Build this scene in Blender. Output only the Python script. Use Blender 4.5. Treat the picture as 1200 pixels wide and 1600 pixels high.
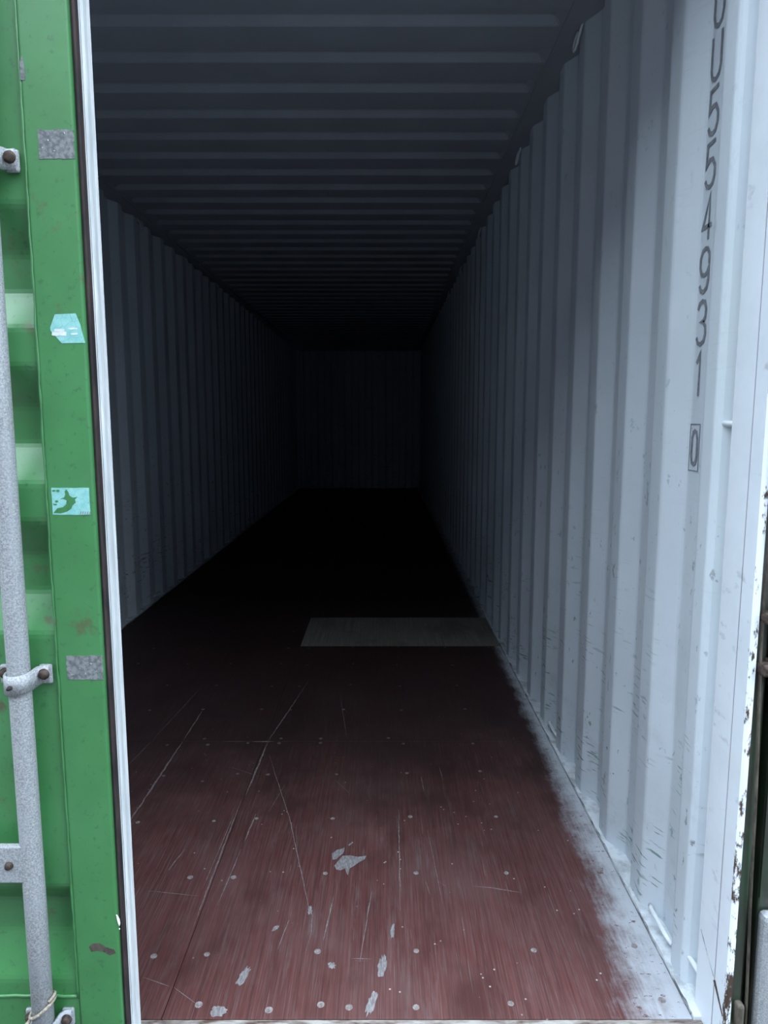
import bpy, bmesh, math, random
from mathutils import Vector, Matrix
random.seed(7)
sc = bpy.context.scene
for o in list(bpy.data.objects):
    bpy.data.objects.remove(o)
C = sc.collection

# ------------------------------------------------------------------ camera
CAM = Vector((0.4824, -1.3425, 1.2831))
PITCH = 0.130
cam_d = bpy.data.cameras.new('camera')
cam_d.sensor_fit = 'VERTICAL'
cam_d.sensor_height = 32.0
cam_d.lens = 1080.0 / 1600.0 * 32.0
cam_d.clip_start = 0.02
cam = bpy.data.objects.new('camera', cam_d)
C.objects.link(cam)
cam.location = CAM
cam.rotation_euler = (math.pi / 2 - PITCH, 0.0, 0.0)
sc.camera = cam

# ------------------------------------------------------------------ overcast sky (CIE overcast: zenith three times the horizon)
SKY = 5.75
w = bpy.data.worlds.new('overcast_sky')
sc.world = w
w.use_nodes = True
nt = w.node_tree
nt.nodes.clear()
wo = nt.nodes.new('ShaderNodeOutputWorld')
bg = nt.nodes.new('ShaderNodeBackground')
tc = nt.nodes.new('ShaderNodeTexCoord')
sx = nt.nodes.new('ShaderNodeSeparateXYZ')
mr = nt.nodes.new('ShaderNodeMapRange')
mr.inputs['From Min'].default_value = 0.0
mr.inputs['From Max'].default_value = 1.0
mr.inputs['To Min'].default_value = SKY * 0.5
mr.inputs['To Max'].default_value = SKY * 1.5
nt.links.new(tc.outputs['Generated'], sx.inputs[0])
nt.links.new(sx.outputs['Z'], mr.inputs['Value'])
bg.inputs['Color'].default_value = (0.775, 0.895, 1.0, 1)
nt.links.new(mr.outputs[0], bg.inputs['Strength'])
nt.links.new(bg.outputs[0], wo.inputs['Surface'])

sc.view_settings.view_transform = 'Standard'
sc.view_settings.look = 'None'
sc.view_settings.gamma = 1.0
sc.view_settings.use_curve_mapping = False
sc.view_settings.exposure = 0.0


# ------------------------------------------------------------------ node helpers
class NT:
    def __init__(self, name):
        self.m = bpy.data.materials.new(name)
        self.m.use_nodes = True
        self.t = self.m.node_tree
        self.b = self.t.nodes['Principled BSDF']
        self.pos = self.n('ShaderNodeNewGeometry').outputs['Position']

    def n(self, typ, **kw):
        x = self.t.nodes.new(typ)
        for k, v in kw.items():
            setattr(x, k, v)
        return x

    def put(self, sock, v):
        if hasattr(v, 'is_linked'):
            self.t.links.new(v, sock)
        elif isinstance(v, (tuple, list)):
            sock.default_value = tuple(v) + ((1.0,) if len(v) == 3 and sock.type == 'RGBA' else ())
        else:
            sock.default_value = v

    def mathn(self, op, a, b=0.0, c=0.0, clamp=False):
        x = self.n('ShaderNodeMath', operation=op, use_clamp=clamp)
        self.put(x.inputs[0], a)
        self.put(x.inputs[1], b)
        self.put(x.inputs[2], c)
        return x.outputs[0]

    def mul(self, a, b):
        return self.mathn('MULTIPLY', a, b)

    def add(self, a, b):
        return self.mathn('ADD', a, b)

    def mx(self, a, b):
        return self.mathn('MAXIMUM', a, b)

    def vec(self, scale=(1, 1, 1), rot=(0, 0, 0), loc=(0, 0, 0)):
        m = self.n('ShaderNodeMapping')
        self.put(m.inputs['Vector'], self.pos)
        m.inputs['Scale'].default_value = scale
        m.inputs['Rotation'].default_value = rot
        m.inputs['Location'].default_value = loc
        return m.outputs[0]

    def noise(self, scale=5.0, detail=3.0, rough=0.5, vec=None, dist=0.0):
        x = self.n('ShaderNodeTexNoise')
        self.put(x.inputs['Vector'], self.pos if vec is None else vec)
        x.inputs['Scale'].default_value = scale
        x.inputs['Detail'].default_value = detail
        x.inputs['Roughness'].default_value = rough
        x.inputs['Distortion'].default_value = dist
        return x.outputs[0]

    def voro(self, scale, vec=None, feature='F1'):
        x = self.n('ShaderNodeTexVoronoi', feature=feature)
        self.put(x.inputs['Vector'], self.pos if vec is None else vec)
        x.inputs['Scale'].default_value = scale
        return x.outputs['Distance']

    def rng(self, v, a, b, c=0.0, d=1.0, smooth=False):
        x = self.n('ShaderNodeMapRange', interpolation_type='SMOOTHSTEP' if smooth else 'LINEAR')
        self.put(x.inputs['Value'], v)
        for k, q in zip(('From Min', 'From Max', 'To Min', 'To Max'), (a, b, c, d)):
            self.put(x.inputs[k], q)
        return x.outputs[0]

    def mix(self, fac, a, b, blend='MIX'):
        x = self.n('ShaderNodeMix', data_type='RGBA', blend_type=blend)
        self.put(x.inputs[0], fac)
        self.put(x.inputs[6], a)
        self.put(x.inputs[7], b)
        return x.outputs[2]

    def xyz(self):
        s = self.n('ShaderNodeSeparateXYZ')
        self.put(s.inputs[0], self.pos)
        return s.outputs

    def bump(self, h, strength=0.3, dist=0.002):
        x = self.n('ShaderNodeBump')
        x.inputs['Strength'].default_value = strength
        x.inputs['Distance'].default_value = dist
        self.put(x.inputs['Height'], h)
        self.put(self.b.inputs['Normal'], x.outputs[0])

    def done(self, col, rough=0.6, metal=0.0, spec=0.3):
        self.put(self.b.inputs['Base Color'], col)
        self.put(self.b.inputs['Roughness'], rough)
        self.put(self.b.inputs['Metallic'], metal)
        self.put(self.b.inputs['Specular IOR Level'], spec)
        return self.m


def mat_wall(name, base, scuff=1.0):
    k = NT(name)
    X, Y, Z = k.xyz()
    cloud = k.noise(2.2, 4, 0.6)
    col = k.mix(k.rng(cloud, 0.35, 0.75), base, tuple(c * 0.86 for c in base))
    fine = k.noise(45, 3, 0.6)
    col = k.mix(k.rng(fine, 0.55, 0.8, 0, 0.25), col, tuple(c * 0.8 for c in base))
    low = k.rng(Z, 0.15, 1.0, 1.0, 0.0)                               # knocks sit where cargo rubs, near the floor
    # faint yellowish run stains higher up
    run = k.noise(1.0, 3, 0.6, k.vec((3, 9, 0.9)))
    col = k.mix(k.mul(k.rng(run, 0.58, 0.75), 0.25), col, (base[0] * 0.85, base[1] * 0.86, base[2] * 0.70))
    # scratches slanting across the ridges
    d1 = k.noise(1.0, 2, 0.5, k.vec((1, 16, 120), (0.75, 0, 0)))
    d2 = k.noise(5.0, 2, 0.6)
    m1 = k.mul(k.rng(d1, 0.605, 0.64), k.rng(d2, 0.52, 0.60))
    m1 = k.mul(m1, k.rng(Z, 0.25, 0.95, 1.0, 0.06))
    # chips
    c1 = k.noise(26, 4, 0.65, k.vec((1, 1.4, 0.8)))
    c2 = k.noise(3.1, 2, 0.5)
    chip = k.mul(k.rng(c1, 0.635, 0.67), k.mul(k.rng(c2, 0.42, 0.58), k.rng(Z, 0.1, 1.6, 1.0, 0.25)))
    g = k.noise(9, 1)
    under = k.mix(k.rng(g, 0.5, 0.56), (0.10, 0.11, 0.12), (0.10, 0.25, 0.19))
    mk = k.mathn('MINIMUM', k.mul(k.mx(m1, chip), scuff), 1.0)
    col = k.mix(k.mul(mk, 0.85), col, under)
    smud = k.mul(k.mul(k.rng(k.noise(7, 4, 0.7), 0.55, 0.8), low), 0.35)
    col = k.mix(smud, col, (0.24, 0.25, 0.27))
    k.bump(k.noise(30, 3, 0.6), 0.12, 0.003)
    return k.done(col, 0.55, 0, 0.3)


def mat_jamb():
    k = NT('white_jamb_paint')
    X, Y, Z = k.xyz()
    base = (0.74, 0.80, 0.875)
    col = k.mix(k.rng(k.noise(6, 4, 0.6), 0.45, 0.75), base, (0.66, 0.72, 0.79))
    sm = k.mul(k.rng(k.noise(1, 3, 0.6, k.vec((6, 14, 30))), 0.58, 0.68), k.rng(k.noise(4, 1), 0.52, 0.6))
    col = k.mix(k.mul(sm, 0.5), col, (0.33, 0.36, 0.40))
    # rust bleeding out of the outer corner, heavier towards the sill
    edge = k.rng(Y, -0.090, -0.070, 1.0, 0.0)
    nz = k.noise(38, 5, 0.7, k.vec((1, 1, 0.35)))
    amt = k.add(k.mul(edge, 0.24), k.rng(Z, 0.0, 1.0, 0.17, 0.0))
    rust = k.mul(k.rng(k.add(nz, amt), 0.80, 0.86), k.rng(edge, 0.02, 0.3))
    col = k.mix(rust, col, k.mix(k.noise(60, 2), (0.035, 0.024, 0.02), (0.095, 0.062, 0.045)))
    k.bump(k.noise(40, 3), 0.15, 0.002)
    return k.done(col, 0.5, 0, 0.3)


def mat_green(name='green_door_paint', dirty=0.0, base=(0.040, 0.186, 0.057)):
    k = NT(name)
    X, Y, Z = k.xyz()
    col = k.mix(k.rng(k.noise(9, 4, 0.6), 0.35, 0.7), base, tuple(c * 0.84 for c in base))
    pale = k.noise(4, 3, 0.6)
    col = k.mix(k.rng(pale, 0.5, 0.8, 0, 0.35), col, (0.075, 0.26, 0.115))
    spk = k.rng(k.noise(75, 3, 0.6), 0.60, 0.70)
    col = k.mix(k.mul(spk, 0.6), col, (0.02, 0.09, 0.035))
    r1 = k.noise(15, 4, 0.65)
    r2 = k.noise(2.3, 2, 0.5)
    rust = k.mul(k.rng(r1, 0.60, 0.68), k.rng(r2, 0.46, 0.58))
    rust = k.mul(rust, k.rng(Z, 0.5, 1.6, 1.0, 0.55))
    col = k.mix(k.mul(rust, 0.8), col, (0.085, 0.05, 0.03))
    if dirty:
        dn = k.noise(11, 5, 0.7, k.vec((1, 1, 0.3)))
        col = k.mix(k.rng(dn, 0.34, 0.56, 0.65, dirty), col, k.mix(k.noise(30, 3), (0.008, 0.010, 0.009), (0.030, 0.024, 0.018)))
        col = k.mix(k.rng(k.noise(20, 4, 0.7, k.vec((1, 1, 0.5))), 0.60, 0.70, 0, 0.6), col, (0.07, 0.05, 0.04))
    k.bump(k.noise(55, 3), 0.15, 0.0015)
    return k.done(col, 0.40, 0, 0.85)


def mat_floor(name, base, spray=True, wear=1.0):
    k = NT(name)
    X, Y, Z = k.xyz()
    dark = tuple(c * 0.62 for c in base)
    grey = tuple(wear * c for c in (0.155, 0.118, 0.116))
    g1 = k.noise(1.0, 4, 0.65, k.vec((150, 2.2, 1), (0, 0, 0.03)), 0.4)
    g2 = k.noise(1.0, 3, 0.6, k.vec((420, 7, 1), (0, 0, 0.02)))
    col = k.mix(k.rng(g1, 0.40, 0.62), dark, base)
    col = k.mix(k.rng(g2, 0.52, 0.64, 0, 0.45), col, grey)
    blot = k.noise(3.2, 4, 0.6)
    col = k.mix(k.rng(blot, 0.42, 0.72, 0, 0.55), col, k.mix(0.5, grey, base))
    blot2 = k.noise(5.0, 3, 0.6, k.vec((1, 0.6, 1), (0, 0, 0), (4, 2, 0)))
    col = k.mix(k.rng(blot2, 0.52, 0.68, 0, 0.7), col, tuple(c * 0.75 for c in dark))
    # grey dust rubbed into the grain
    rub = k.noise(1.0, 4, 0.7, k.vec((30, 3.5, 1), (0, 0, 0.25)))
    col = k.mix(k.mul(k.rng(rub, 0.56, 0.72), 0.24), col, tuple(wear * c for c in (0.21, 0.185, 0.185)))
    # fine scratches
    s1 = k.noise(1.0, 1, 0.5, k.vec((300, 4, 1), (0, 0, -0.18)))
    s2 = k.noise(1.0, 1, 0.5, k.vec((240, 5, 1), (0, 0, 0.36)))
    sm = k.mul(k.mx(k.rng(s1, 0.72, 0.75), k.rng(s2, 0.735, 0.76)), k.rng(k.noise(6, 2), 0.48, 0.6))
    col = k.mix(k.mul(sm, 0.4), col, (0.28, 0.255, 0.255))
    # paint specks
    v = k.voro(34)
    sp = k.mul(k.mathn('LESS_THAN', v, 0.085), k.rng(k.noise(7, 2), 0.52, 0.56))
    col = k.mix(k.mul(sp, 0.8), col, (0.45, 0.42, 0.42))
    # light falloff painted into the boards: darker with depth, patchy at its edge
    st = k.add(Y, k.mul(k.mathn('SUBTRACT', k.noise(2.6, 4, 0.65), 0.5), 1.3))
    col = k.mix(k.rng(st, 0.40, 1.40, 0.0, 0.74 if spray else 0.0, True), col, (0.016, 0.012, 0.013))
    if spray:
        # white overspray from when the side wall was painted
        n = k.noise(9, 5, 0.7, k.vec((1.6, 1.0, 1)))
        n2 = k.noise(1.0, 3, 0.6, k.vec((130, 12, 1)))
        wd = k.add(0.045, k.mul(0.085, k.mathn('POWER', 2.718, k.mul(Y, -1.35))))
        dist = k.mathn('SUBTRACT', 1.165, X)
        t = k.mathn('DIVIDE', dist, wd)
        t = k.add(t, k.mul(k.mathn('SUBTRACT', n, 0.5), 1.7))
        t = k.add(t, k.mul(k.mathn('SUBTRACT', n2, 0.5), 0.7))
        ms = k.rng(t, 0.15, 1.45, 1.0, 0.0, True)
        chip = k.rng(k.noise(1.0, 4, 0.7, k.vec((34, 60, 1))), 0.60, 0.66, 1.0, 0.12)
        col = k.mix(k.mul(k.mul(ms, chip), 0.9), col, (0.50, 0.535, 0.59))
    k.bump(k.add(k.mul(g1, 0.8), k.mul(g2, 0.4)), 0.35, 0.0015)
    return k.done(col, 0.62, 0, 0.25)


def mat_galv(name='galvanised_steel'):
    k = NT(name)
    v = k.n('ShaderNodeTexVoronoi')
    k.put(v.inputs['Vector'], k.pos)
    v.inputs['Scale'].default_value = 230
    f = k.noise(320, 2, 0.6)
    col = k.mix(k.rng(f, 0.35, 0.68), (0.19, 0.205, 0.23), (0.39, 0.40, 0.415))
    col = k.mix(k.rng(k.noise(14, 4, 0.6), 0.45, 0.75, 0, 0.6), col, (0.30, 0.33, 0.37))
    col = k.mix(k.rng(k.noise(40, 4, 0.7), 0.66, 0.75, 0, 0.5), col, (0.24, 0.19, 0.14))
    k.bump(f, 0.2, 0.001)
    return k.done(col, 0.55, 0.15, 0.4)


def mat_plain(name, a, b, scale=20, rough=0.6, spec=0.3, vec=None, lo=0.4, hi=0.65, bump=0.15):
    k = NT(name)
    n = k.noise(scale, 4, 0.65, k.vec(vec) if vec else None)
    k.bump(n, bump, 0.002)
    return k.done(k.mix(k.rng(n, lo, hi), a, b), rough, 0, spec)


def mat_tape():
    k = NT('worn_grey_tape')
    n = k.noise(120, 3, 0.7, k.vec((1, 1, 1), (0, 0.7, 0)))
    col = k.mix(k.rng(n, 0.4, 0.6), (0.10, 0.11, 0.12), (0.20, 0.21, 0.22))
    col = k.mix(k.rng(k.noise(90, 4, 0.7), 0.64, 0.68), col, (0.5, 0.52, 0.5))
    col = k.mix(k.rng(k.noise(25, 3, 0.7), 0.62, 0.66, 0, 0.7), col, (0.06, 0.24, 0.1))
    k.bump(n, 0.3, 0.001)
    return k.done(col, 0.7)


def mat_sticker():
    k = NT('weathered_teal_sticker')
    a = k.noise(70, 3, 0.6, k.vec((1, 1, 1), (0, 0.8, 0)))
    col = k.mix(k.rng(a, 0.4, 0.7), (0.20, 0.46, 0.45), (0.28, 0.54, 0.53))
    crk = k.voro(75, None, 'DISTANCE_TO_EDGE')
    col = k.mix(k.rng(crk, 0.0, 0.035, 0.55, 0.0), col, (0.09, 0.30, 0.30))
    return k.done(col, 0.5)


M = {}
M['wall'] = mat_wall('white_corrugated_paint', (0.61, 0.68, 0.75), 1.0)
M['wall_l'] = mat_wall('white_corrugated_paint_scuffed', (0.66, 0.71, 0.78), 1.4)
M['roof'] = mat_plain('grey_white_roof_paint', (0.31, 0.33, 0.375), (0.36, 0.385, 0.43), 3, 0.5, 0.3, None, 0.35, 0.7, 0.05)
M['jamb'] = mat_jamb()
M['green'] = mat_green()
M['green_dirty'] = mat_green('grimy_green_paint', 0.96, (0.03, 0.12, 0.055))
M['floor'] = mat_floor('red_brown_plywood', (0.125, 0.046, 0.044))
M['floor_dark'] = mat_floor('dark_stained_plywood', (0.125, 0.046, 0.044))  # same plywood, for inner sheets; its colour carries the painted falloff
M['floor_pale'] = mat_floor('pale_grey_plywood', (0.26, 0.245, 0.21), False)
M['galv'] = mat_galv()
M['rubber'] = mat_plain('dark_rubber', (0.020, 0.018, 0.020), (0.055, 0.040, 0.040), 30, 0.7, 0.2, (1, 1, 0.25))
M['lip'] = mat_plain('white_painted_gasket', (0.44, 0.475, 0.50), (0.60, 0.635, 0.655), 24, 0.6, 0.25, (4, 4, 0.3))
M['rust'] = mat_plain('rusty_bolt_steel', (0.030, 0.022, 0.020), (0.085, 0.062, 0.052), 90, 0.75, 0.2)
M['screw'] = mat_plain('painted_screw_head', (0.17, 0.145, 0.14), (0.33, 0.30, 0.295), 130, 0.6, 0.3)
M['screw_grimy'] = mat_plain('grimy_screw_head', (0.07, 0.06, 0.06), (0.20, 0.18, 0.178), 130, 0.6, 0.3)  # darker copy for the screws further in
M['scratch'] = mat_plain('bare_scratched_wood', (0.15, 0.125, 0.125), (0.27, 0.245, 0.245), 70, 0.7, 0.2, (3, 1, 1))
M['patch'] = mat_plain('grey_worn_patch', (0.17, 0.16, 0.168), (0.30, 0.29, 0.30), 60, 0.7, 0.2, (3, 1, 1))
M['tape'] = mat_tape()
M['sticker'] = mat_sticker()
M['paper'] = mat_plain('white_label_paper', (0.50, 0.56, 0.60), (0.66, 0.68, 0.72), 160, 0.7, 0.2)
M['paintdrip'] = mat_plain('white_paint_drip', (0.78, 0.82, 0.84), (0.85, 0.87, 0.88), 90, 0.5, 0.3)
M['letter'] = mat_plain('grey_stencil_paint', (0.16, 0.175, 0.20), (0.25, 0.27, 0.295), 60, 0.6, 0.3)
M['whitesteel'] = mat_plain('white_painted_steel', (0.70, 0.75, 0.80), (0.78, 0.82, 0.86), 40, 0.45, 0.35)
M['ledge'] = mat_plain('white_ledge_paint', (0.40, 0.43, 0.46), (0.68, 0.73, 0.78), 16, 0.6, 0.25, None, 0.36, 0.56)
M['sealant'] = mat_plain('dirty_sealant', (0.10, 0.105, 0.11), (0.40, 0.43, 0.46), 26, 0.7, 0.2, (1, 0.35, 1), 0.36, 0.52)
M['sill'] = mat_plain('worn_rusty_sill', (0.38, 0.36, 0.34), (0.10, 0.062, 0.05), 28, 0.7, 0.25, (0.5, 2, 2), 0.40, 0.66, 0.4)
M['sill_edge'] = mat_plain('chipped_white_and_rust', (0.50, 0.55, 0.62), (0.16, 0.045, 0.03), 14, 0.6, 0.25, (0.6, 2, 1.4), 0.55, 0.60, 0.4)
M['twine'] = mat_plain('dirty_twine', (0.20, 0.175, 0.14), (0.40, 0.36, 0.30), 200, 0.9, 0.1)
M['strip'] = mat_plain('weathered_rubber_strip', (0.045, 0.04, 0.034), (0.13, 0.115, 0.095), 35, 0.8, 0.2, (1, 1, 0.4))
M['ground'] = mat_plain('dark_asphalt_yard', (0.07, 0.07, 0.07), (0.12, 0.118, 0.115), 70, 0.9, 0.1, None, 0.35, 0.65, 0.5)
M['yard_blue'] = mat_plain('yard_blue_paint', (0.020, 0.035, 0.07), (0.03, 0.05, 0.09), 4, 0.6, 0.3)
M['yard_rust'] = mat_plain('yard_oxide_paint', (0.07, 0.025, 0.02), (0.09, 0.035, 0.026), 4, 0.6, 0.3)
M['yard_grey'] = mat_plain('yard_grey_paint', (0.07, 0.072, 0.075), (0.09, 0.092, 0.095), 4, 0.6, 0.3)
M['seam'] = mat_plain('brown_grey_seam', (0.12, 0.105, 0.115), (0.22, 0.20, 0.215), 20, 0.7, 0.2, (1, 1, 0.2))
M['under'] = mat_plain('dark_underframe_steel', (0.02, 0.02, 0.02), (0.04, 0.04, 0.04), 10, 0.8, 0.2)


# ------------------------------------------------------------------ mesh helpers
def link(name, me, mat, parent=None, smooth=False):
    o = bpy.data.objects.new(name, me)
    C.objects.link(o)
    if mat is not None and not me.materials:
        me.materials.append(M[mat])
    if parent is not None:
        o.parent = parent
    if smooth:
        for p in me.polygons:
            p.use_smooth = True
    return o


def pyd(name, verts, faces, mat, parent=None, smooth=False):
    me = bpy.data.meshes.new(name)
    me.from_pydata([tuple(v) for v in verts], [], faces)
    me.update()
    return link(name, me, mat, parent, smooth)


def bmo(name, bm, mat, parent=None, smooth=False):
    bmesh.ops.recalc_face_normals(bm, faces=bm.faces)
    me = bpy.data.meshes.new(name)
    bm.to_mesh(me)
    bm.free()
    return link(name, me, mat, parent, smooth)


def bxm(bm, x0, x1, y0, y1, z0, z1, bev=0.0):
    r = bmesh.ops.create_cube(bm, size=1.0)
    for v in r['verts']:
        v.co = Vector(((x0 + x1) / 2 + v.co.x * (x1 - x0), (y0 + y1) / 2 + v.co.y * (y1 - y0), (z0 + z1) / 2 + v.co.z * (z1 - z0)))
    if bev:
        es = list({e for v in r['verts'] for e in v.link_edges})
        bmesh.ops.bevel(bm, geom=es, offset=bev, segments=2, profile=0.5, affect='EDGES')


def box(name, x0, x1, y0, y1, z0, z1, mat, parent=None, bev=0.0):
    bm = bmesh.new()
    bxm(bm, x0, x1, y0, y1, z0, z1, bev)
    return bmo(name, bm, mat, parent)


def tube_data(pts, r, seg=12, cap=True):
    pts = [Vector(p) for p in pts]
    vs, fs = [], []
    up = None
    for i, p in enumerate(pts):
        t = (pts[min(i + 1, len(pts) - 1)] - pts[max(i - 1, 0)]).normalized()
        if up is None:
            up = Vector((0, 0, 1)) if abs(t.z) < 0.9 else Vector((1, 0, 0))
        a = (up - t * up.dot(t)).normalized()
        up = a
        b = t.cross(a)
        rr = r[i] if isinstance(r, (list, tuple)) else r
        for k in range(seg):
            q = 2 * math.pi * k / seg
            vs.append(p + a * math.cos(q) * rr + b * math.sin(q) * rr)
    for i in range(len(pts) - 1):
        for k in range(seg):
            k2 = (k + 1) % seg
            fs.append((i * seg + k, i * seg + k2, (i + 1) * seg + k2, (i + 1) * seg + k))
    if cap:
        fs.append(tuple(reversed(range(seg))))
        fs.append(tuple(range((len(pts) - 1) * seg, len(pts) * seg)))
    return vs, fs


def tube(name, pts, r, mat, parent=None, seg=12):
    v, f = tube_data(pts, r, seg)
    return pyd(name, v, f, mat, parent, True)


def extrude_z(name, prof, z0, z1, mat, parent=None, close=True):
    n = len(prof)
    vs = [(x, y, z0) for x, y in prof] + [(x, y, z1) for x, y in prof]
    fs = [(i, (i + 1) % n, n + (i + 1) % n, n + i) for i in range(n if close else n - 1)]
    if close:
        fs += [tuple(reversed(range(n))), tuple(range(n, 2 * n))]
    bm = bmesh.new()
    bv = [bm.verts.new(v) for v in vs]
    for f in fs:
        bm.faces.new([bv[i] for i in f])
    return bmo(name, bm, mat, parent)


def empty(name, loc=(0, 0, 0)):
    o = bpy.data.objects.new(name, None)
    C.objects.link(o)
    o.location = loc
    return o


def tag(o, label, cat, kind=None, group=None):
    o['label'] = label
    o['category'] = cat
    if kind:
        o['kind'] = kind
    if group:
        o['group'] = group
    return o


def S(o, label, cat):
    return tag(o, label, cat, 'structure')


# ------------------------------------------------------------------ ground
gm = bpy.data.meshes.new('ground')
gm.from_pydata([(-40, -40, -0.17), (40, -40, -0.17), (40, 40, -0.17), (-40, 40, -0.17)], [], [(0, 1, 2, 3)])
S(link('ground', gm, 'ground'), 'dark asphalt yard around the shipping container', 'ground')

# unseen container row, added to block the low sky from the doorway
YR = S(empty('wall_yard', (0, -8.6, -0.17)), 'row of dark stacked containers across the yard lane', 'wall')
for i in range(4):
    for j in range(3):
        x0 = -18.2 + i * 6.2
        vs, fs = [], []
        k = 0
        while k * 0.139 < 6.06:
            vs += [(x0 + k * 0.139, -0.036 * (k % 4 in (1, 2)), j * 2.9 + 0.02), (x0 + k * 0.139, -0.036 * (k % 4 in (1, 2)), j * 2.9 + 2.88)]
            k += 1
        fs = [(2 * q, 2 * q + 1, 2 * q + 3, 2 * q + 2) for q in range(k - 1)]
        pyd('container_side', vs, fs, ('yard_blue', 'yard_rust', 'yard_grey')[(i + 2 * j) % 3], YR)
        box('container_body', x0, x0 + 6.06, -2.44, -0.04, j * 2.9 + 0.0, j * 2.9 + 2.896, ('yard_blue', 'yard_rust', 'yard_grey')[(i + 2 * j) % 3], YR)

L = 12.03
XI, XO = 1.165, 1.201          # inner and outer faces of the corrugated side walls
PER = 0.278
H = 2.628
ZT = 2.640

# ------------------------------------------------------------------ side walls
def wave_profile(y0, y1):
    """(y, x) of the wall sheet between y0 and y1; inner faces .357-.429 etc."""
    key = []
    k = -2
    while True:
        b = 0.357 + PER * k
        for yy, xx in ((b, XI), (b + 0.072, XI), (b + 0.140, XO), (b + 0.210, XO)):
            key.append((yy, xx))
        k += 1
        if b > y1 + 1:
            break
    # round the corners a little
    pts = []
    for i in range(1, len(key) - 1):
        p, q, r = Vector(key[i - 1]), Vector(key[i]), Vector(key[i + 1])
        a = q + (p - q).normalized() * 0.007
        c = q + (r - q).normalized() * 0.007
        for t in (0, 0.5, 1):
            pts.append(((1 - t) ** 2 * a + 2 * t * (1 - t) * q + t * t * c))
    return pts


def clip_profile(pts, y0, y1):
    out = []
    for i in range(len(pts) - 1):
        a, b = pts[i], pts[i + 1]
        if a.x <= y0 < b.x:
            t = (y0 - a.x) / (b.x - a.x)
            out.append(Vector((y0, a.y + t * (b.y - a.y))))
        if y0 < a.x < y1:
            out.append(a)
        if a.x < y1 <= b.x:
            t = (y1 - a.x) / (b.x - a.x)
            out.append(Vector((y1, a.y + t * (b.y - a.y))))
    return out


full = wave_profile(0, L)
DENTS = [(0.30, 0.70, 0.016, 0.05, 0.14), (0.31, 0.40, -0.008, 0.05, 0.12), (0.12, 0.45, 0.004, 0.05, 0.2),
         (0.57, 0.34, 0.010, 0.05, 0.16), (0.86, 0.25, 0.008, 0.05, 0.12)]


def wall_sheet(name, side, y0, y1, rows, mat, parent, head=None):
    prof = clip_profile(full, y0, y1)
    if head:
        prof = head + prof
    zs = [0.006 + (ZT - 0.006) * i / rows for i in range(rows + 1)]
    vs, fs = [], []
    n = len(prof)
    for z in zs:
        for p in prof:
            y, x = p.x, p.y
            if rows > 4:
                e = 0.0012 * math.sin(3.1 * z + 9 * y) + 0.0008 * math.sin(7.3 * z + 23 * y)
                y += e if y0 + 0.01 < y < y1 - 0.01 else 0
                if side > 0:
                    for dy, dz, am, sy, sz in DENTS:
                        gq = math.exp(-((p.x - dy) / sy) ** 2 - ((z - dz) / sz) ** 2)
                        x += am * gq * (0.6 if x < 1.19 else 0.2)
                        y += 0.7 * am * gq
            vs.append((side * x, y, z))
    for j in range(rows):
        for i in range(n - 1):
            a = j * n + i
            q = (a, a + 1, a + n + 1, a + n)
            fs.append(q if side < 0 else tuple(reversed(q)))
    return pyd(name, vs, fs, mat, parent)


edges = [0.10]
while edges[-1] < L - 1.3:
    edges.append(0.393 + PER * 4 * len(edges) - 0.0)
edges.append(L)
walls = {}
for side, nm in ((1, 'right'), (-1, 'left')):
    W = S(empty('wall_' + nm, (0, 0, 0)),
          'white painted corrugated side wall with the stencilled number' if side > 0 else
          'dim white corrugated side wall behind the closed green door', 'wall')
    walls[side] = W
    head = []
    # the sheet turns sharply outwards into the corner post
    for yy, xx in ((.038, 1.228), (.062, 1.228), (.070, 1.222), (.0745, 1.212), (.078, 1.200), (.082, 1.188), (.0865, 1.177), (.0925, 1.1695), (.0985, 1.166)):
        head.append(Vector((yy, xx)))
    for i in range(len(edges) - 1):
        wall_sheet('panel', side, edges[i] if i else 0.103, edges[i + 1], 48 if i < 2 else 2,
                   'wall' if side > 0 else 'wall_l', W, head if i == 0 else None)
WR, WL = walls[1], walls[-1]

# lashing rods: thin white bars bridging the wall pockets near the floor and at the post
def lash(parent, pts, r=0.0055):
    o = tube('lashing_rod', pts, r, 'whitesteel', parent, 10)
    return o
lash(WR, [(1.183, 0.026, 1.279), (1.184, 0.06, 1.279), (1.180, 0.105, 1.279)], 0.0062)
lash(WR, [(1.181, 0.022, 0.074), (1.181, 0.07, 0.072), (1.176, 0.118, 0.070)], 0.0062)
for k in range(8):
    yc = 0.249 + PER * 4 * k
    for side, Wp in ((1, WR), (-1, WL)):
        lash(Wp, [(side * 1.178, yc - 0.072, 0.032), (side * 1.170, yc - 0.05, 0.040), (side * 1.170, yc + 0.04, 0.040), (side * 1.178, yc + 0.066, 0.030)], 0.006)

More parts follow.
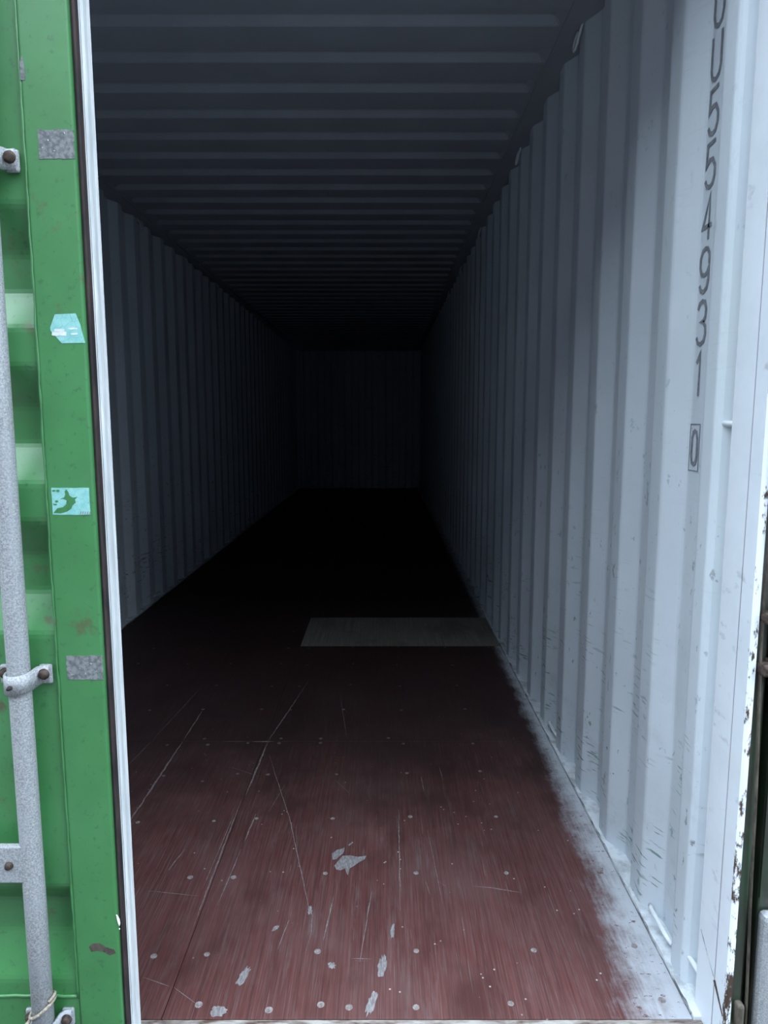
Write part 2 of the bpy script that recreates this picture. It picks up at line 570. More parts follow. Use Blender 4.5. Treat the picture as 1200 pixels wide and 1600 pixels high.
# stencilled container number down the recess next to the door
GL = {
    'O': [[(-.5, .28), (-.5, .72), (-.35, .93), (0, 1), (.35, .93), (.5, .72), (.5, .28), (.35, .07), (0, 0), (-.35, .07), (-.5, .28)]],
    'U': [[(-.5, 1), (-.5, .26), (-.35, .07), (0, 0), (.35, .07), (.5, .26), (.5, 1)]],
    '5': [[(.45, 1), (-.4, .98), (-.45, .52), (-.1, .62), (.25, .6), (.5, .42), (.5, .2), (.3, .04), (0, 0), (-.3, .05), (-.5, .2)]],
    '4': [[(.2, 0), (.2, 1), (-.5, .3), (.5, .3)]],
    '9': [[(.5, .62), (.45, .86), (.25, .98), (0, 1), (-.3, .96), (-.5, .8), (-.5, .58), (-.3, .42), (0, .38), (.3, .42), (.5, .58), (.5, .3), (.35, .07), (0, 0), (-.3, .04), (-.48, .18)]],
    '3': [[(-.48, .82), (-.3, .96), (0, 1), (.3, .96), (.46, .8), (.42, .62), (.2, .53), (-.1, .52), (.2, .51), (.45, .4), (.5, .22), (.35, .06), (0, 0), (-.3, .04), (-.5, .18)]],
    '1': [[(-.3, .78), (.08, 1), (.08, 0)]],
    '0': [[(-.4, .24), (-.4, .76), (-.25, .95), (0, 1), (.25, .95), (.4, .76), (.4, .24), (.25, .05), (0, 0), (-.25, .05), (-.4, .24)]],
}


def ribbon(pts, wid):
    pts = [Vector(p) for p in pts]
    n = len(pts)
    closed = (pts[0] - pts[-1]).length < 1e-6
    vs, fs = [], []
    for i, p in enumerate(pts):
        if closed:
            a, b = pts[(i - 1) % (n - 1)], pts[(i + 1) % (n - 1)]
        else:
            a, b = pts[max(i - 1, 0)], pts[min(i + 1, n - 1)]
        d1 = (p - a).normalized() if (p - a).length > 1e-9 else (b - p).normalized()
        d2 = (b - p).normalized() if (b - p).length > 1e-9 else d1
        m = Vector((-(d1.y + d2.y), d1.x + d2.x))
        if m.length < 1e-3:
            m = Vector((-d1.y, d1.x))
        m.normalize()
        c = max(0.5, m.dot(Vector((-d1.y, d1.x))))
        ww = wid[i] if isinstance(wid, list) else wid
        vs += [p + m * ww / 2 / c, p - m * ww / 2 / c]
    for i in range(n - 1):
        fs.append((2 * i, 2 * i + 1, 2 * i + 3, 2 * i + 2))
    return vs, fs


def wall_text(ch, yc, zb, w_, h_, t, parent, name='painted_character'):
    vs, fs = [], []
    for st in GL[ch]:
        v, f = ribbon([(u * w_, zb + v_ * h_) for u, v_ in st], t)
        fs += [tuple(i + len(vs) for i in q) for q in f]
        vs += v
    return pyd(name, [(XO - 0.0016, yc - p.x, p.y) for p in vs], fs, 'letter', parent)


panel0 = [c for c in WR.children if c.name.startswith('panel')][0]
YC = 0.262
for ch, zb, zt in (('O', 2.122, 2.224), ('U', 2.014, 2.114), ('5', 1.903, 2.004), ('5', 1.792, 1.893), ('4', 1.681, 1.783),
                   ('9', 1.568, 1.670), ('3', 1.453, 1.556), ('1', 1.337, 1.441), ('0', 1.181, 1.266)):
    wall_text(ch, YC, zb + 0.004, 0.042 if ch != '0' else 0.034, zt - zb - 0.008, 0.0095, panel0)
v, f = ribbon([(-.024, 1.170), (-.024, 1.277), (.024, 1.277), (.024, 1.170), (-.024, 1.170)], 0.0028)
pyd('check_digit_frame', [(XO - 0.0016, YC - p.x, p.y) for p in v], f, 'letter', panel0)

# ------------------------------------------------------------------ end wall
WB = S(empty('wall_back', (0, L, 0)), 'dark corrugated end wall at the far end of the container', 'wall')
vs, fs = [], []
pp = []
x = -1.16
while x < 1.16:
    for dx, dy in ((0, 0), (0.10, 0), (0.13, 0.045), (0.23, 0.045)):
        if x + dx < 1.16:
            pp.append((x + dx, dy))
    x += 0.26
pp.append((1.16, 0))
for i, (x, dy) in enumerate(pp):
    vs += [(x, dy, -0.10), (x, dy, 2.70)]
for i in range(len(pp) - 1):
    fs.append((2 * i, 2 * i + 2, 2 * i + 3, 2 * i + 1))
pyd('panel', vs, fs, 'wall_l', WB)
for s in (-1, 1):
    box('corner_post', min(s * 1.12, s * 1.215), max(s * 1.12, s * 1.215), -0.06, 0.07, -0.1, 2.7, 'wall_l', WB, 0.006)

# ------------------------------------------------------------------ ceiling
CE = S(empty('ceiling', (0, 0, H)), 'ribbed white steel roof with cross corrugations', 'ceiling')
RP, R0 = 0.241, 0.0096
prof = []
k = 0
while R0 + RP * k < L + 0.2:
    s_ = R0 + RP * k
    prof += [(s_ - 0.013, 0.026), (s_ - 0.009, 0.0235), (s_ + 0.009, 0.0025), (s_ + 0.013, 0.0), (s_ + 0.146, 0.0), (s_ + 0.166, 0.026)]
    k += 1
prof = [(-0.04, 0.0)] + [p for p in prof if p[0] > -0.03]
xs = [(-1.125, 0), (-1.092, 0), (-1.078, 0.35), (-1.062, 0.85), (-1.045, 1), (0, 1), (1.045, 1), (1.062, 0.85), (1.078, 0.35), (1.092, 0), (1.125, 0)]
box('end_rail', -1.2, 1.2, L - 0.01, L + 0.09, -0.02, 0.06, 'roof', CE)
yb = [-0.04] + [R0 + RP * (5 * i) + 0.08 for i in range(1, 10)] + [L + 0.03]
for i in range(len(yb) - 1):
    sub = [p for p in prof if yb[i] < p[0] < yb[i + 1]]
    sub = [(yb[i], 0.0)] + sub + [(yb[i + 1], 0.0)]
    vs, fs = [], []
    for (y, z) in sub:
        for (x, m) in xs:
            vs.append((x, y, z * m))
    n = len(xs)
    for j in range(len(sub) - 1):
        for q in range(n - 1):
            a = j * n + q
            fs.append((a, a + n, a + n + 1, a + 1))
    pyd('roof_panel', vs, fs, 'roof', CE)

# ------------------------------------------------------------------ rails, posts, header, sill
for i, s in enumerate((1, -1)):
    side = 'numbered wall' if s > 0 else 'dim wall behind the green door'
    T = S(empty('trim_%d' % (1 + i), (s * 1.15, 0, ZT)), 'white top rail between the ribbed roof and the ' + side, 'rail')
    a, b = sorted((s * 1.103 - s * 1.15, s * 1.235 - s * 1.15))
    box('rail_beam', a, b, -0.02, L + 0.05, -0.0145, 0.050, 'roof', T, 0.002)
    # lip that carries the roof edge
    a, b = sorted((s * (1.095 - 1.15), s * (1.104 - 1.15)))
    box('rail_lip', a, b, -0.02, L + 0.03, -0.019, -0.010, 'roof', T)
    for k, yy in enumerate((1.254, 2.328, 3.745, 4.95, 6.1, 7.3) if s > 0 else (1.3, 2.4, 3.526, 4.6, 5.7, 6.9)):
        # bent lashing ring hanging off the rail
        pts = [(s * 0.012, yy - 0.05, 0.0), (s * 0.004, yy - 0.045, -0.03)]
        for q in range(9):
            aa = math.pi * 2 * q / 9
            pts.append((s * (0.002 - 0.004 * math.sin(aa)), yy + 0.004 - 0.03 * math.cos(aa), -0.045 - 0.028 * math.sin(aa)))
        pts += [(s * 0.002, yy - 0.01, -0.05), (s * 0.012, yy + 0.05, -0.012)]
        tube('lashing_ring', pts, 0.0045, 'whitesteel', T, 8)
    T = S(empty('trim_%d' % (3 + i), (s * 1.18, 0, 0)), 'white bottom rail ledge along the foot of the ' + side, 'rail')
    a, b = sorted((s * (1.1535 - 1.18), s * (1.235 - 1.18)))
    box('ledge', a, b, 0.0, L + 0.03, -0.15, 0.0065, 'ledge', T, 0.002)
    # lumpy sealant bead along the floor edge
    pts, rr = [], []
    n = 160
    for q in range(n + 1):
        yy = 0.012 + (L - 0.05) * (q / n) ** 1.8
        pts.append((s * (1.154 - 1.18) + random.uniform(-.0015, .0015), yy, 0.003 + random.uniform(-.001, .001)))
        rr.append(0.0030 + random.uniform(-.0008, .0012))
    tube('sealant_bead', pts, rr, 'sealant', T, 8)

# door post on the numbered side: white jamb with a groove, grimy green outside
T = S(empty('trim_5', (1.17, 0, 0)), 'white door jamb post with rusty outer corner beside the numbered wall', 'post')
J = [(0.0, 0.030), (0.0, -0.0395), (0.009, -0.0405), (0.009, -0.0450), (-0.001, -0.0460), (-0.001, -0.088), (0.004, -0.091),
     (0.012, -0.091), (0.012, -0.050), (0.030, -0.050), (0.030, 0.030)]
extrude_z('jamb', J, -0.12, 2.72, 'jamb', T)
box('gusset', 0.001, 0.062, 0.0301, 0.036, -0.1, 2.6, 'whitesteel', T)
box('corner_gusset', 0.002, 0.064, 0.036, 0.10, -0.05, 0.010, 'ledge', T, 0.003)
extrude_z('outer_face', [(0.0125, -0.084), (0.033, -0.084), (0.036, -0.060), (0.052, -0.056), (0.052, 0.035), (0.0125, 0.035)], -0.14, 2.74, 'green_dirty', T)
box('groove_seal', 0.0012, 0.006, -0.0452, -0.0402, -0.1, 2.7, 'seam', T)
# weld scar slanting across the jamb
tube('weld_scar', [(-0.0004, 0.026, 0.192), (-0.0004, -0.010, 0.160), (-0.0012, -0.040, 0.137)], 0.0008, 'sealant', T, 8)
tube('weld_scar', [(-0.0016, -0.046, 0.134), (-0.0022, -0.066, 0.112), (-0.002, -0.086, 0.088)], [0.003, 0.0018, 0.0008], 'rust', T, 8)
# hinge lugs with their pins
for zc in (0.875, 2.05, 0.105):
    bm = bmesh.new()
    if zc < 0.5:
        bxm(bm, 0.020, 0.036, -0.100, -0.070, zc - 0.035, zc + 0.018, 0.005)
    else:
        bxm(bm, 0.016, 0.060, -0.112, -0.060, zc + 0.036, zc + 0.058, 0.006)
        bxm(bm, 0.016, 0.060, -0.112, -0.060, zc - 0.064, zc - 0.040, 0.006)
    lug = bmo('hinge_lug', bm, 'strip' if zc < 0.5 else 'rust', T)
    if zc > 0.5:
        tube('hinge_pin', [(0.046, -0.092, zc - 0.085), (0.046, -0.092, zc + 0.075)], 0.009, 'rust', lug, 12)
# loose rubber strip hanging askew in front of the post
pts = [(0.010 + 0.0045 * math.sin(q * 1.3) * 0.3 + (1.30 - z) * 0.028 - 0.002, -0.094 - 0.002 * math.sin(q), z) for q, z in enumerate([1.25 - 0.1 * i for i in range(13)])]
vs, fs = [], []
for (x, y, z) in pts:
    vs += [(x - 0.0011, y, z), (x + 0.0011, y - 0.002, z), (x + 0.0011, y + 0.006, z), (x - 0.0011, y + 0.006, z)]
for i in range(len(pts) - 1):
    for q in range(4):
        fs.append((4 * i + q, 4 * i + (q + 1) % 4, 4 * i + 4 + (q + 1) % 4, 4 * i + 4 + q))
fs += [(3, 2, 1, 0), tuple(len(vs) - 4 + q for q in range(4))]
pyd('loose_strip', vs, fs, 'strip', T)

T = S(empty('trim_6', (-1.17, 0, 0)), 'white door post hidden behind the closed green door', 'post')
extrude_z('jamb', [(-x, y) for x, y in J], -0.12, 2.72, 'jamb', T)
box('outer_face', -0.06, -0.0125, -0.084, 0.035, -0.14, 2.74, 'green', T, 0.003)
T = S(empty('trim_7', (0, 0, 2.60)), 'white steel header beam above the door opening', 'beam')
box('header_beam', -1.172, 1.172, -0.075, 0.03, -0.02, 0.13, 'roof', T, 0.004)
box('header_face', -1.23, 1.23, -0.10, -0.075, 0.03, 0.14, 'green', T, 0.004)
T = S(empty('trim_8', (0, 0, 0)), 'rusty worn steel sill at the floor edge of the doorway', 'sill')
box('sill_plate', -1.169, 1.169, -0.014, -0.0008, -0.15, -0.001, 'sill', T, 0.0015)
box('sill_lip', -1.169, 1.169, -0.052, -0.0145, -0.15, -0.012, 'sill_edge', T, 0.003)

# ------------------------------------------------------------------ floor
FL = S(empty('floor', (0, 0, 0)), 'scratched red brown plywood floor of the container', 'floor')
u = box('floor_bearer', -1.15, 1.15, 0.002, L, -0.15, -0.0295, 'under', FL)
box('end_sill', -1.16, 1.16, L - 0.07, L + 0.08, -0.15, -0.002, 'under', FL)
seamsR = [0.0, 1.312, 2.510, 3.090, 5.48, 7.87, 10.26, L - 0.06]
seamsL = [0.0, 1.312, 3.71, 6.10, 8.49, 10.88, L - 0.06]
sheets = []
for (xa, xb, seams) in ((0.0, 1.152, seamsR), (-1.152, 0.0, seamsL)):
    for i in range(len(seams) - 1):
        a, b = seams[i] + 0.0008, seams[i + 1] - 0.0008
        pale = abs(seams[i] - 2.51) < 1e-3
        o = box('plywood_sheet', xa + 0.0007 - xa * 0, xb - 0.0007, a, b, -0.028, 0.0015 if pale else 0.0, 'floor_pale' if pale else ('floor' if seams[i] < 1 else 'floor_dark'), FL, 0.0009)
        if pale:
            o['label'] = 'pale grey replacement plywood piece'
        sheets.append((xa, xb, a, b, o, 0.0015 if pale else 0.0))


def sheet_at(x, y):
    for s_ in sheets:
        if s_[0] <= x <= s_[1] and s_[2] - 0.002 <= y <= s_[3] + 0.002:
            return s_[4], s_[5]
    return sheets[0][4], 0.0


# screw heads: a low dished disc
bm = bmesh.new()
rings = [(0.0090, -0.0004), (0.0086, 0.0006), (0.0072, 0.0009), (0.0040, 0.0003)]
SEG = 12
prev = None
for (r, z) in rings:
    ring = [bm.verts.new((r * math.cos(2 * math.pi * q / SEG), r * math.sin(2 * math.pi * q / SEG), z)) for q in range(SEG)]
    if prev:
        for q in range(SEG):
            bm.faces.new((prev[q], prev[(q + 1) % SEG], ring[(q + 1) % SEG], ring[q]))
    prev = ring
bm.faces.new(prev)
bmesh.ops.recalc_face_normals(bm, faces=bm.faces)
sme = bpy.data.meshes.new('screw')
bm.to_mesh(sme)
bm.free()
sme.materials.append(M['screw'])
sme2 = sme.copy()
sme2.materials[0] = M['screw_grimy']
SCREWS = [
    (.071, .037), (.229, .023), (.342, .037), (.405, .030), (.553, .030), (.764, .040), (1.104, .049),
    (-.075, .177), (.052, .183), (.320, .192), (.561, .194), (.849, .196), (1.100, .210),
    (-.068, .469), (.055, .469), (.314, .486), (.574, .488), (.833, .488), (1.106, .500),
    (-.313, .741), (-.069, .748), (.067, .762), (.315, .762), (.568, .773), (.849, .773), (1.10, .78),
    (-.323, 1.038), (-.171, .997), (-.056, 1.051), (.057, 1.047), (.308, 1.047), (.567, 1.056), (.838, 1.07), (1.10, 1.07),
    (-.386, 1.280), (-.223, 1.282), (-.066, 1.296), (.06, 1.296), (.226, 1.298), (.56, 1.29), (.84, 1.292),
    (.062, 1.336), (.224, 1.336), (.50, 1.34), (-.25, 1.335)]
for row in (1.62, 1.91, 2.20, 2.48, 2.77):
    for cx_ in (-.84, -.572, -.33, -.066, .063, .311, .56, .84, 1.09):
        SCREWS.append((cx_ + random.uniform(-.012, .012), row + random.uniform(-.012, .016)))
for (x, y) in SCREWS:
    par, z0 = sheet_at(x, y)
    o = bpy.data.objects.new('screw', sme if y < 0.9 else sme2)
    C.objects.link(o)
    o.parent = par
    o.location = (x, y, z0)
    s_ = random.uniform(0.8, 1.05) * (1.0 if y < 0.6 else 0.85)
    o.scale = (s_, s_, 1)
    o.rotation_euler = (0, 0, random.uniform(0, 6))

# scratches and worn patches as thin scars on the boards
def subdiv(pts, step):
    out = [Vector(pts[0])]
    for a, b in zip(pts[:-1], pts[1:]):
        a, b = Vector(a), Vector(b)
        n = max(1, int((b - a).length / step))
        for i in range(1, n + 1):
            out.append(a.lerp(b, i / n))
    return out


def scratch(pts, wid, mat='scratch', jit=0.35):
    p = subdiv(pts, 0.022)
    n = len(p)
    p = [q + Vector((random.uniform(-1, 1) * wid * 0.3, 0)) for q in p]
    ww = [max(0.0004, wid * (1 + random.uniform(-jit, jit)) * min(1.0, 0.25 + 3.0 * min(i, n - 1 - i) / max(n, 1))) for i in range(n)]
    v, f = ribbon(p, ww)
    mid = p[n // 2]
    par, z0 = sheet_at(mid.x, mid.y)
    return pyd('scratch', [(q.x, q.y, z0 + 0.0004) for q in v], f, mat, par)


for pts, wd in (
        ([(-.341, .70), (-.332, 1.309)], .0058), ([(-.332, 1.315), (-.330, 1.607)], .0040),
        ([(-.481, 1.118), (-.459, 1.309)], .0018), ([(-.459, 1.316), (-.406, 1.909)], .0018),
        ([(.004, .90), (.0135, 1.309)], .0052), ([(.0135, 1.316), (.060, 1.64), (.106, 1.968)], .0040),
        ([(-.006, .874), (-.006, .273)], .0032), ([(-.012, .80), (-.020, .42)], .0020),
        ([(.038, 1.194), (.083, 1.047), (.173, .770), (.280, .354), (.294, .317), (.298, .249), (.291, .185)], .0022),
        ([(.060, .788), (.052, .631)], .0034), ([(.050, .60), (.037, .354)], .0022),
        ([(.346, .391), (.331, .229)], .0028), ([(.449, .412), (.424, .159)], .0024),
        ([(.531, .815), (.527, .494), (.526, .332)], .0026),
        ([(-.169, .412), (-.024, .391)], .0014), ([(-.078, .113), (-.008, .086)], .0016), ([(.002, .084), (.071, .035)], .0016),
        ([(.271, 1.82), (.331, 1.335)], .0016), ([(.727, .431), (.779, .425), (.860, .404)], .0026),
        ([(.618, 1.03), (.622, .93)], .0016), ([(.69, 1.10), (.695, 1.00)], .0016), ([(.36, .92), (.31, 1.0)], .0012),
        ([(-.05, 1.3085), (.035, 1.3085)], .0045), ([(-.17, 1.3085), (-.06, 1.3085)], .0022), ([(-.09, 1.10), (.03, 1.03)], .0012),
        ([(.62, .70), (.64, .36)], .0011), ([(.235, .30), (.222, .20)], .0022), ([(.405, .17), (.452, .168)], .0018),
        ([(.412, .163), (.446, .161)], .0014), ([(.63, .46), (.655, .43)], .0020), ([(.60, .45), (.607, .40)], .0020),
        ([(-.14, .50), (-.12, .60)], .0030), ([(.10, .80), (.13, .98)], .0010), ([(.20, .72), (.22, .60)], .0010)):
    scratch(pts, wd)


def patch(cx_, cy_, lx, ly, rot=0.0, name='worn_patch'):
    n = 26
    vs = []
    for q in range(n):
        a = 2 * math.pi * q / n
        r = 1 + random.uniform(-0.28, 0.22)
        x, y = lx * r * math.cos(a), ly * r * math.sin(a)
        vs.append((cx_ + x * math.cos(rot) - y * math.sin(rot), cy_ + x * math.sin(rot) + y * math.cos(rot)))
    return poly(vs, name)


def poly(vs, name='worn_patch', mat='patch', up=0.0006):
    cx_ = sum(v[0] for v in vs) / len(vs)
    cy_ = sum(v[1] for v in vs) / len(vs)
    par, z0 = sheet_at(cx_, cy_)
    n = len(vs)
    V = [(x, y, z0 - 0.0002) for x, y in vs] + [(x + (cx_ - x) * .06, y + (cy_ - y) * .06, z0 + up) for x, y in vs]
    F = [(i, (i + 1) % n, n + (i + 1) % n, n + i) for i in range(n)] + [tuple(range(n, 2 * n))]
    return pyd(name, V, F, mat, par)


patch(.154, .117, .010, .030, -.25)
patch(.478, .146, .010, .034, -.10)
patch(.455, .042, .009, .036, -.25)
patch(.118, .020, .018, .014)
patch(.358, .148, .009, .010, .4)
patch(.504, .260, .005, .028, -.1)
patch(.286, .337, .006, .018, .1)
patch(.205, .27, .006, .012, -.5)
poly([(.337, .520), (.345, .54), (.352, .555), (.358, .568), (.38, .570), (.405, .563), (.430, .568), (.426, .552), (.41, .538), (.395, .52), (.383, .509), (.381, .49), (.379, .477),
      (.374, .49), (.369, .509), (.356, .500), (.345, .503)], up=0.0010)
poly([(.325, .576), (.34, .596), (.352, .600), (.363, .608), (.362, .59), (.360, .579), (.350, .566), (.342, .552), (.331, .548)], up=0.0010)
poly([(.372, .62), (.386, .638), (.388, .632), (.376, .616)])

# ------------------------------------------------------------------ closed green door
D1 = S(empty('door_1', (0, 0, 0)), 'closed green steel container door with galvanised locking bars', 'door')
DX0, DX1 = -1.150, -0.0375
ZB, ZTOP = -0.095, 2.585
# edge members of the door frame
for nm, a, b in (('edge_member', -0.122, DX1), ('hinge_member', DX0, DX0 + 0.09)):
    box(nm, a, b, -0.110, -0.058, ZB, ZTOP, 'green', D1, 0.004)
edge_member = [c for c in D1.children if c.name.startswith('edge_member')][0]
box('bottom_member', DX0 + 0.09, -0.1225, -0.106, -0.058, ZB, 0.150, 'green', D1, 0.003)
box('top_member', DX0 + 0.09, -0.1225, -0.110, -0.058, 2.45, ZTOP, 'green', D1, 0.003)
# horizontally corrugated door skin
PY, RY = -0.103, -0.066
zp = [(0.150, PY), (0.186, PY), (0.272, RY), (0.338, RY), (0.385, PY), (0.892, PY), (0.968, RY), (1.036, RY), (1.104, PY), (1.172, PY),
      (1.243, RY), (1.310, RY), (1.380, PY), (1.446, PY), (1.510, RY), (1.577, RY), (1.652, PY), (2.08, PY), (2.15, RY), (2.22, RY), (2.29, PY), (2.45, PY)]
pr = [Vector(zp[0])]
for i in range(1, len(zp) - 1):
    p, q, r = Vector(zp[i - 1]), Vector(zp[i]), Vector(zp[i + 1])
    a = q + (p - q).normalized() * 0.008
    c = q + (r - q).normalized() * 0.008
    for t in (0, .5, 1):
        pr.append((1 - t) ** 2 * a + 2 * t * (1 - t) * q + t * t * c)
pr.append(Vector(zp[-1]))
vs, fs = [], []
xx = [DX0 + 0.085, -0.6, -0.121]
for p in pr:
    for x in xx:
        vs.append((x, p.y, p.x))
for i in range(len(pr) - 1):
    for q in range(len(xx) - 1):
        a = i * len(xx) + q
        fs.append((a, a + 1, a + len(xx) + 1, a + len(xx)))
skin = pyd('corrugated_skin', vs, fs, 'green', D1)
box('inner_sheet', DX0 + 0.02, -0.05, -0.064, -0.0585, ZB + 0.02, ZTOP - 0.02, 'roof', D1)
# weld beads at the skin's edge and above the bottom member
pts, rr = [], []
for i in range(120):
    z = 0.15 + i * 2.3 / 119
    pts.append((-0.1235 + random.uniform(-.0008, .0008), -0.1075, z))
    rr.append(0.0018 + random.uniform(0, 0.0014))
pyd('weld_bead', *tube_data(pts, rr, 6), 'green', D1, True)
pts = [(-1.05 + i * 0.925 / 60, -0.1055, 0.152 + random.uniform(-.0012, .0012)) for i in range(61)]
tube('weld_bead', pts, 0.0036, 'green', D1, 6)
# rubber gasket: dark body and the white painted lip that faces the opening
extrude_z('gasket_body', [(-0.0378, -0.100), (-0.0330, -0.102), (-0.0303, -0.0985), (-0.0298, -0.070), (-0.0365, -0.064)], ZB + 0.01, ZTOP - 0.01, 'rubber', D1)
extrude_z('gasket_lip', [(-0.0322, -0.0885), (-0.0300, -0.0855), (-0.0297, -0.0815), (-0.0303, -0.0795), (-0.0280, -0.0770), (-0.0266, -0.0735), (-0.0262, -0.060), (-0.024, -0.052),
                         (-0.030, -0.048), (-0.036, -0.054), (-0.036, -0.080)], ZB + 0.01, ZTOP - 0.01, 'lip', D1)
for s_ in (1,):
    box('bottom_gasket', DX0, -0.036, -0.100, -0.062, ZB - 0.018, ZB, 'rubber', D1)


# flat paint marks, tape and labels on the edge member (front face at y = -0.110)
def flat(name, pts, mat, parent, y=-0.1106, back=0.0004):
    n = len(pts)
    vs = [(x, y, z) for x, z in pts] + [(x, y + 0.0012, z) for x, z in pts]
    fs = [tuple(range(n)), tuple(reversed(range(n, 2 * n)))] + [(i, (i + 1) % n, n + (i + 1) % n, n + i) for i in range(n)]
    bm = bmesh.new()
    bv = [bm.verts.new(v) for v in vs]
    for f_ in fs:
        bm.faces.new([bv[i] for i in f_])
    return bmo(name, bm, mat, parent)


def rag(x0, x1, z0, z1, j=0.0012, n=9):
    out = []
    cs = [(x0, z0), (x1, z0), (x1, z1), (x0, z1)]
    for i in range(4):
        a, b = Vector(cs[i]), Vector(cs[(i + 1) % 4])
        for k in range(n):
            p = a.lerp(b, k / n)
            out.append((p.x + random.uniform(-j, j), p.y + random.uniform(-j, j)))
    return out


flat('grey_tape', rag(-.099, -.0385, 1.7225, 1.7685), 'tape', edge_member)['label'] = 'square of worn grey tape higher up'
flat('grey_tape', rag(-.105, -.0385, .8085, .8540), 'tape', edge_member)['label'] = 'square of worn grey tape lower down'
flat('tape_scrap', [(-.1215, 1.875), (-.117, 1.884), (-.1135, 1.862), (-.1138, 1.846), (-.1215, 1.846)], 'tape', edge_member)
st = flat('sticker', [(-.097, 1.4400), (-.0975, 1.4450), (-.088, 1.4675), (-.052, 1.4690), (-.0450, 1.4500), (-.0385, 1.4190), (-.079, 1.4185)], 'sticker', edge_member)
st['label'] = 'teal sticker with clipped corners'
for x0, x1, z0, z1 in ((-.0950, -.070, 1.4310, 1.4380), (-.090, -.073, 1.4385, 1.4430), (-.066, -.050, 1.4420, 1.4445), (-.062, -.050, 1.4325, 1.4355)):
    flat('printed_strip', rag(x0, x1, z0, z1, .0006, 4), 'paper', st, -0.1109)
st = flat('sticker', rag(-.113, -.0455, 1.117, 1.1655, .0005, 5), 'sticker', edge_member)
st['label'] = 'torn teal sticker with green showing through'
hole = [(-.1115, 1.1205), (-.104, 1.129), (-.094, 1.131), (-.088, 1.136), (-.0865, 1.143), (-.093, 1.146), (-.0985, 1.1455), (-.091, 1.1485), (-.0885, 1.1535),
        (-.0895, 1.1595), (-.086, 1.163), (-.0825, 1.1575), (-.0815, 1.152), (-.0755, 1.148), (-.067, 1.1495), (-.072, 1.1445), (-.0705, 1.139), (-.077, 1.134), (-.079, 1.1285), (-.087, 1.123), (-.099, 1.1195)]
flat('torn_hole', hole, 'green', st, -0.1109)
for x, z in ((-.1085, 1.1605), (-.1045, 1.1415), (-.101, 1.1605), (-.108, 1.136)):
    flat('torn_hole', [(x + .0032 * math.cos(a) * random.uniform(.5, 1.3), z + .0022 * math.sin(a) * random.uniform(.5, 1.3)) for a in [i * math.pi / 4 for i in range(8)]], 'green', st, -0.1109)
for k in range(5):
    x = -.0645 + k * .0042
    flat('printed_mark', [(x, 1.1165), (x + .0016, 1.1165), (x + .0030, 1.1230), (x + .0014, 1.1230)], 'letter', st, -0.1109)
# scraped grey patch and a white paint drip near the foot of the edge member
flat('scrape', [(-.096, .262), (-.088, .270), (-.075, .271), (-.062, .262), (-.047, .257), (-.044, .249), (-.056, .244), (-.066, .251), (-.079, .254), (-.092, .252)], 'strip', edge_member, -0.11015)
g = [c for c in D1.children if c.name.startswith('gasket_body')][0]
flat('paint_drip', [(-.0385, .332), (-.0362, .331), (-.0322, .322), (-.0316, .313), (-.0330, .308), (-.0352, .313), (-.0372, .322)], 'paintdrip', g, -0.1116)
flat('paint_drip', [(-.0345, .303), (-.0330, .3035), (-.0325, .3015), (-.0340, .3005)], 'paintdrip', g, -0.1116)


# locking bars with their guides
def locking_bar(xc, first):
    BY = -0.135
    bar = tube('locking_bar', [(xc, BY, ZB - 0.02), (xc, BY, 0.4), (xc, BY, 1.3), (xc, BY, ZTOP + 0.02)], 0.0195, 'galv', D1, 28)
    bar['label'] = 'galvanised round locking bar'
    for zc in (0.110, 0.819, 1.719, 2.36):
        gd = bar_guide(xc, BY, zc)
    return bar


def bolt_mesh(x, y, z, r, parent, mat='rust'):
    bm = bmesh.new()
    prev = None
    for (rr, yy) in ((r * 1.25, 0.0), (r * 1.25, -0.002), (r, -0.0025), (r, -0.006), (r * .8, -0.0082), (r * .35, -0.0090)):
        ring = [bm.verts.new((x + rr * math.cos(2 * math.pi * q / 14), y + yy, z + rr * math.sin(2 * math.pi * q / 14))) for q in range(14)]
        if prev:
            for q in range(14):
                bm.faces.new((prev[q], prev[(q + 1) % 14], ring[(q + 1) % 14], ring[q]))
        prev = ring
    bm.faces.new(prev)
    return bmo('bolt', bm, mat, parent, True)


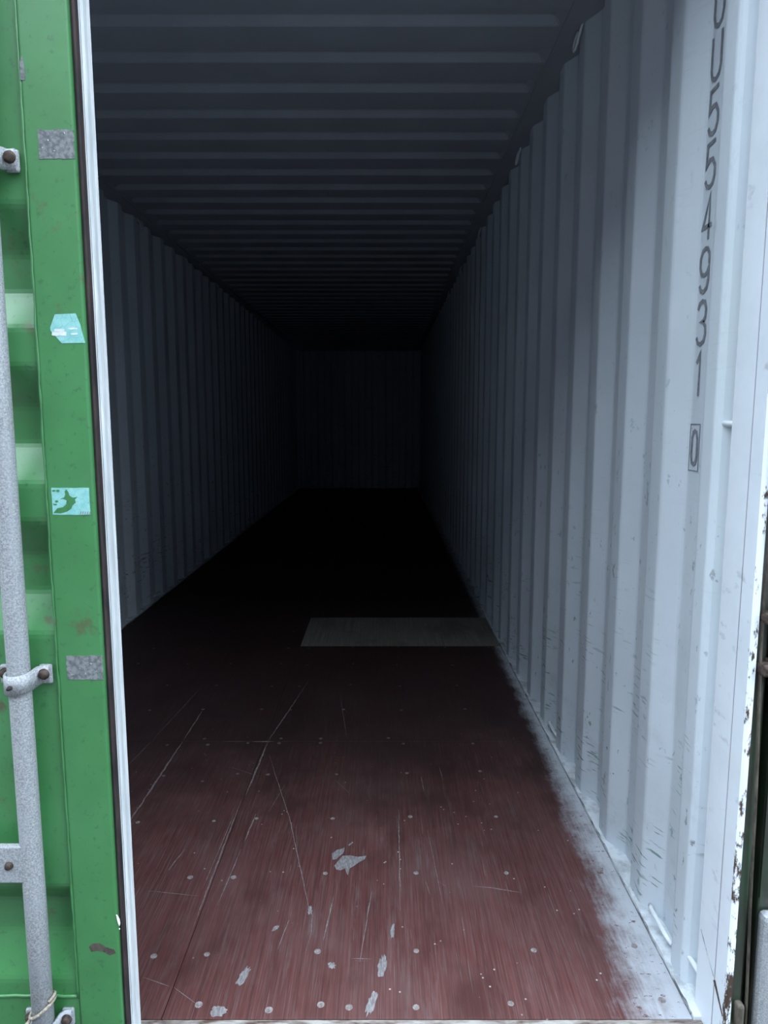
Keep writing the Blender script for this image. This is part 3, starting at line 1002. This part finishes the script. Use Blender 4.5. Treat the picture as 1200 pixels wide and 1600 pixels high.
def bar_guide(xc, by, zc):
    bm = bmesh.new()
    # two ears bolted to the skin
    for sgn in (-1, 1):
        a, b = sorted((xc + sgn * 0.024, xc + sgn * 0.048))
        bxm(bm, a, b, -0.113, -0.1035, zc - 0.0185, zc + 0.0185, 0.004)
    gd = bmo('bar_guide', bm, 'galv', D1)
    # the saddle strap: wraps over the bar and dips towards the far ear
    path = [(0.0435, -0.1145, 0.002), (0.032, -0.1150, 0.001), (0.0275, -0.122, 0.000), (0.0250, -0.138, -0.002), (0.0200, -0.152, -0.004), (0.011, -0.1580, -0.005), (0.0, -0.1600, -0.006),
            (-0.011, -0.1580, -0.006), (-0.0200, -0.152, -0.006), (-0.0250, -0.138, -0.006), (-0.0275, -0.116, -0.006)]
    vs, fs = [], []
    for i, (dx, y, dz) in enumerate(path):
        hh = 0.0165 if i < 2 else 0.0180
        a, b = Vector(path[max(i - 1, 0)][:2]), Vector(path[min(i + 1, len(path) - 1)][:2])
        t = (b - a).normalized()
        nrm = Vector((t.y, -t.x)) * 0.004
        for s_ in (1, -1):
            for zz in (-hh, hh):
                vs.append((xc + dx + nrm.x * (s_ if s_ > 0 else 0), y + nrm.y * (s_ if s_ > 0 else 0), zc + dz + zz))
    for i in range(len(path) - 1):
        a, b = 4 * i, 4 * i + 4
        fs += [(a, a + 1, b + 1, b), (a + 3, a + 2, b + 2, b + 3), (a + 1, a + 3, b + 3, b + 1), (a + 2, a, b, b + 2)]
    fs += [(0, 2, 3, 1), (len(vs) - 4, len(vs) - 3, len(vs) - 1, len(vs) - 2)]
    bm = bmesh.new()
    bv = [bm.verts.new(v_) for v_ in vs]
    for f_ in fs:
        bm.faces.new([bv[i] for i in f_])
    bmo('strap', bm, 'galv', gd, True)
    for sgn in (-1, 1):
        bolt_mesh(xc + sgn * 0.0370, -0.113 if sgn < 0 else -0.1185, zc + 0.003, 0.0084, gd)
    bolt_mesh(xc - 0.002, -0.1635, zc - 0.006, 0.0036, gd, 'rubber')
    return gd


bars = [locking_bar(-0.181, True), locking_bar(-0.86, False)]
# handle plate fixed to the bar
for b, xc in zip(bars, (-0.181, -0.86)):
    bm = bmesh.new()
    bxm(bm, xc - 0.085, xc - 0.008, -0.152, -0.138, 0.428, 0.500, 0.002)
    hp = bmo('handle_plate', bm, 'galv', b)
    bolt_mesh(xc - 0.034, -0.1520, 0.464, 0.0062, hp)
    bm = bmesh.new()
    bxm(bm, xc - 0.52, xc - 0.070, -0.162, -0.1525, 0.445, 0.483, 0.003)
    bmo('handle', bm, 'galv', hp)
for k, zc in enumerate((0.35, 0.95, 1.6, 2.25)):
    hg = box('hinge', -1.20, -1.09, -0.122, -0.1105, zc - 0.035, zc + 0.035, 'green', D1, 0.004)

# twine knotted around the foot of the locking bar
pts = []
for q in range(34):
    a = -0.6 + q / 33 * 2 * math.pi * 1.55
    pts.append((-0.181 + 0.0228 * math.cos(a), -0.135 + 0.0228 * math.sin(a), 0.163 + 0.017 * math.cos(a) - 0.0011 * q * 0.35))
pts += [(-0.199, -0.153, 0.141), (-0.210, -0.158, 0.130), (-0.221, -0.159, 0.119), (-0.231, -0.153, 0.101), (-0.235, -0.145, 0.073)]
tw = tube('twine', pts, 0.0030, 'twine', None, 8)
tag(tw, 'frayed beige twine tied around the foot of the locking bar', 'twine')

# ------------------------------------------------------------------ opened green door, folded back along the outside
D2 = S(empty('door_2', (1.262, -0.07, 0)), 'opened grimy green container door folded back beside the white jamb', 'door')
box('edge_member', -0.030, 0.022, 0.0, 0.09, ZB, ZTOP, 'green_dirty', D2, 0.004)
box('corrugated_skin', -0.022, 0.014, 0.09, 1.06, ZB, ZTOP, 'green', D2, 0.003)
box('free_edge_member', -0.030, 0.022, 1.06, 1.15, ZB, ZTOP, 'green', D2, 0.004)
bm = bmesh.new()
bxm(bm, -0.033, 0.018, -0.030, -0.001, -0.09, 0.318, 0.012)
bmo('hinge_blade', bm, 'galv', D2)['label'] = 'galvanised hinge blade with rounded top'
box('gasket_strip', -0.0302, -0.024, -0.006, -0.0005, 0.34, ZTOP - 0.02, 'green_dirty', D2)
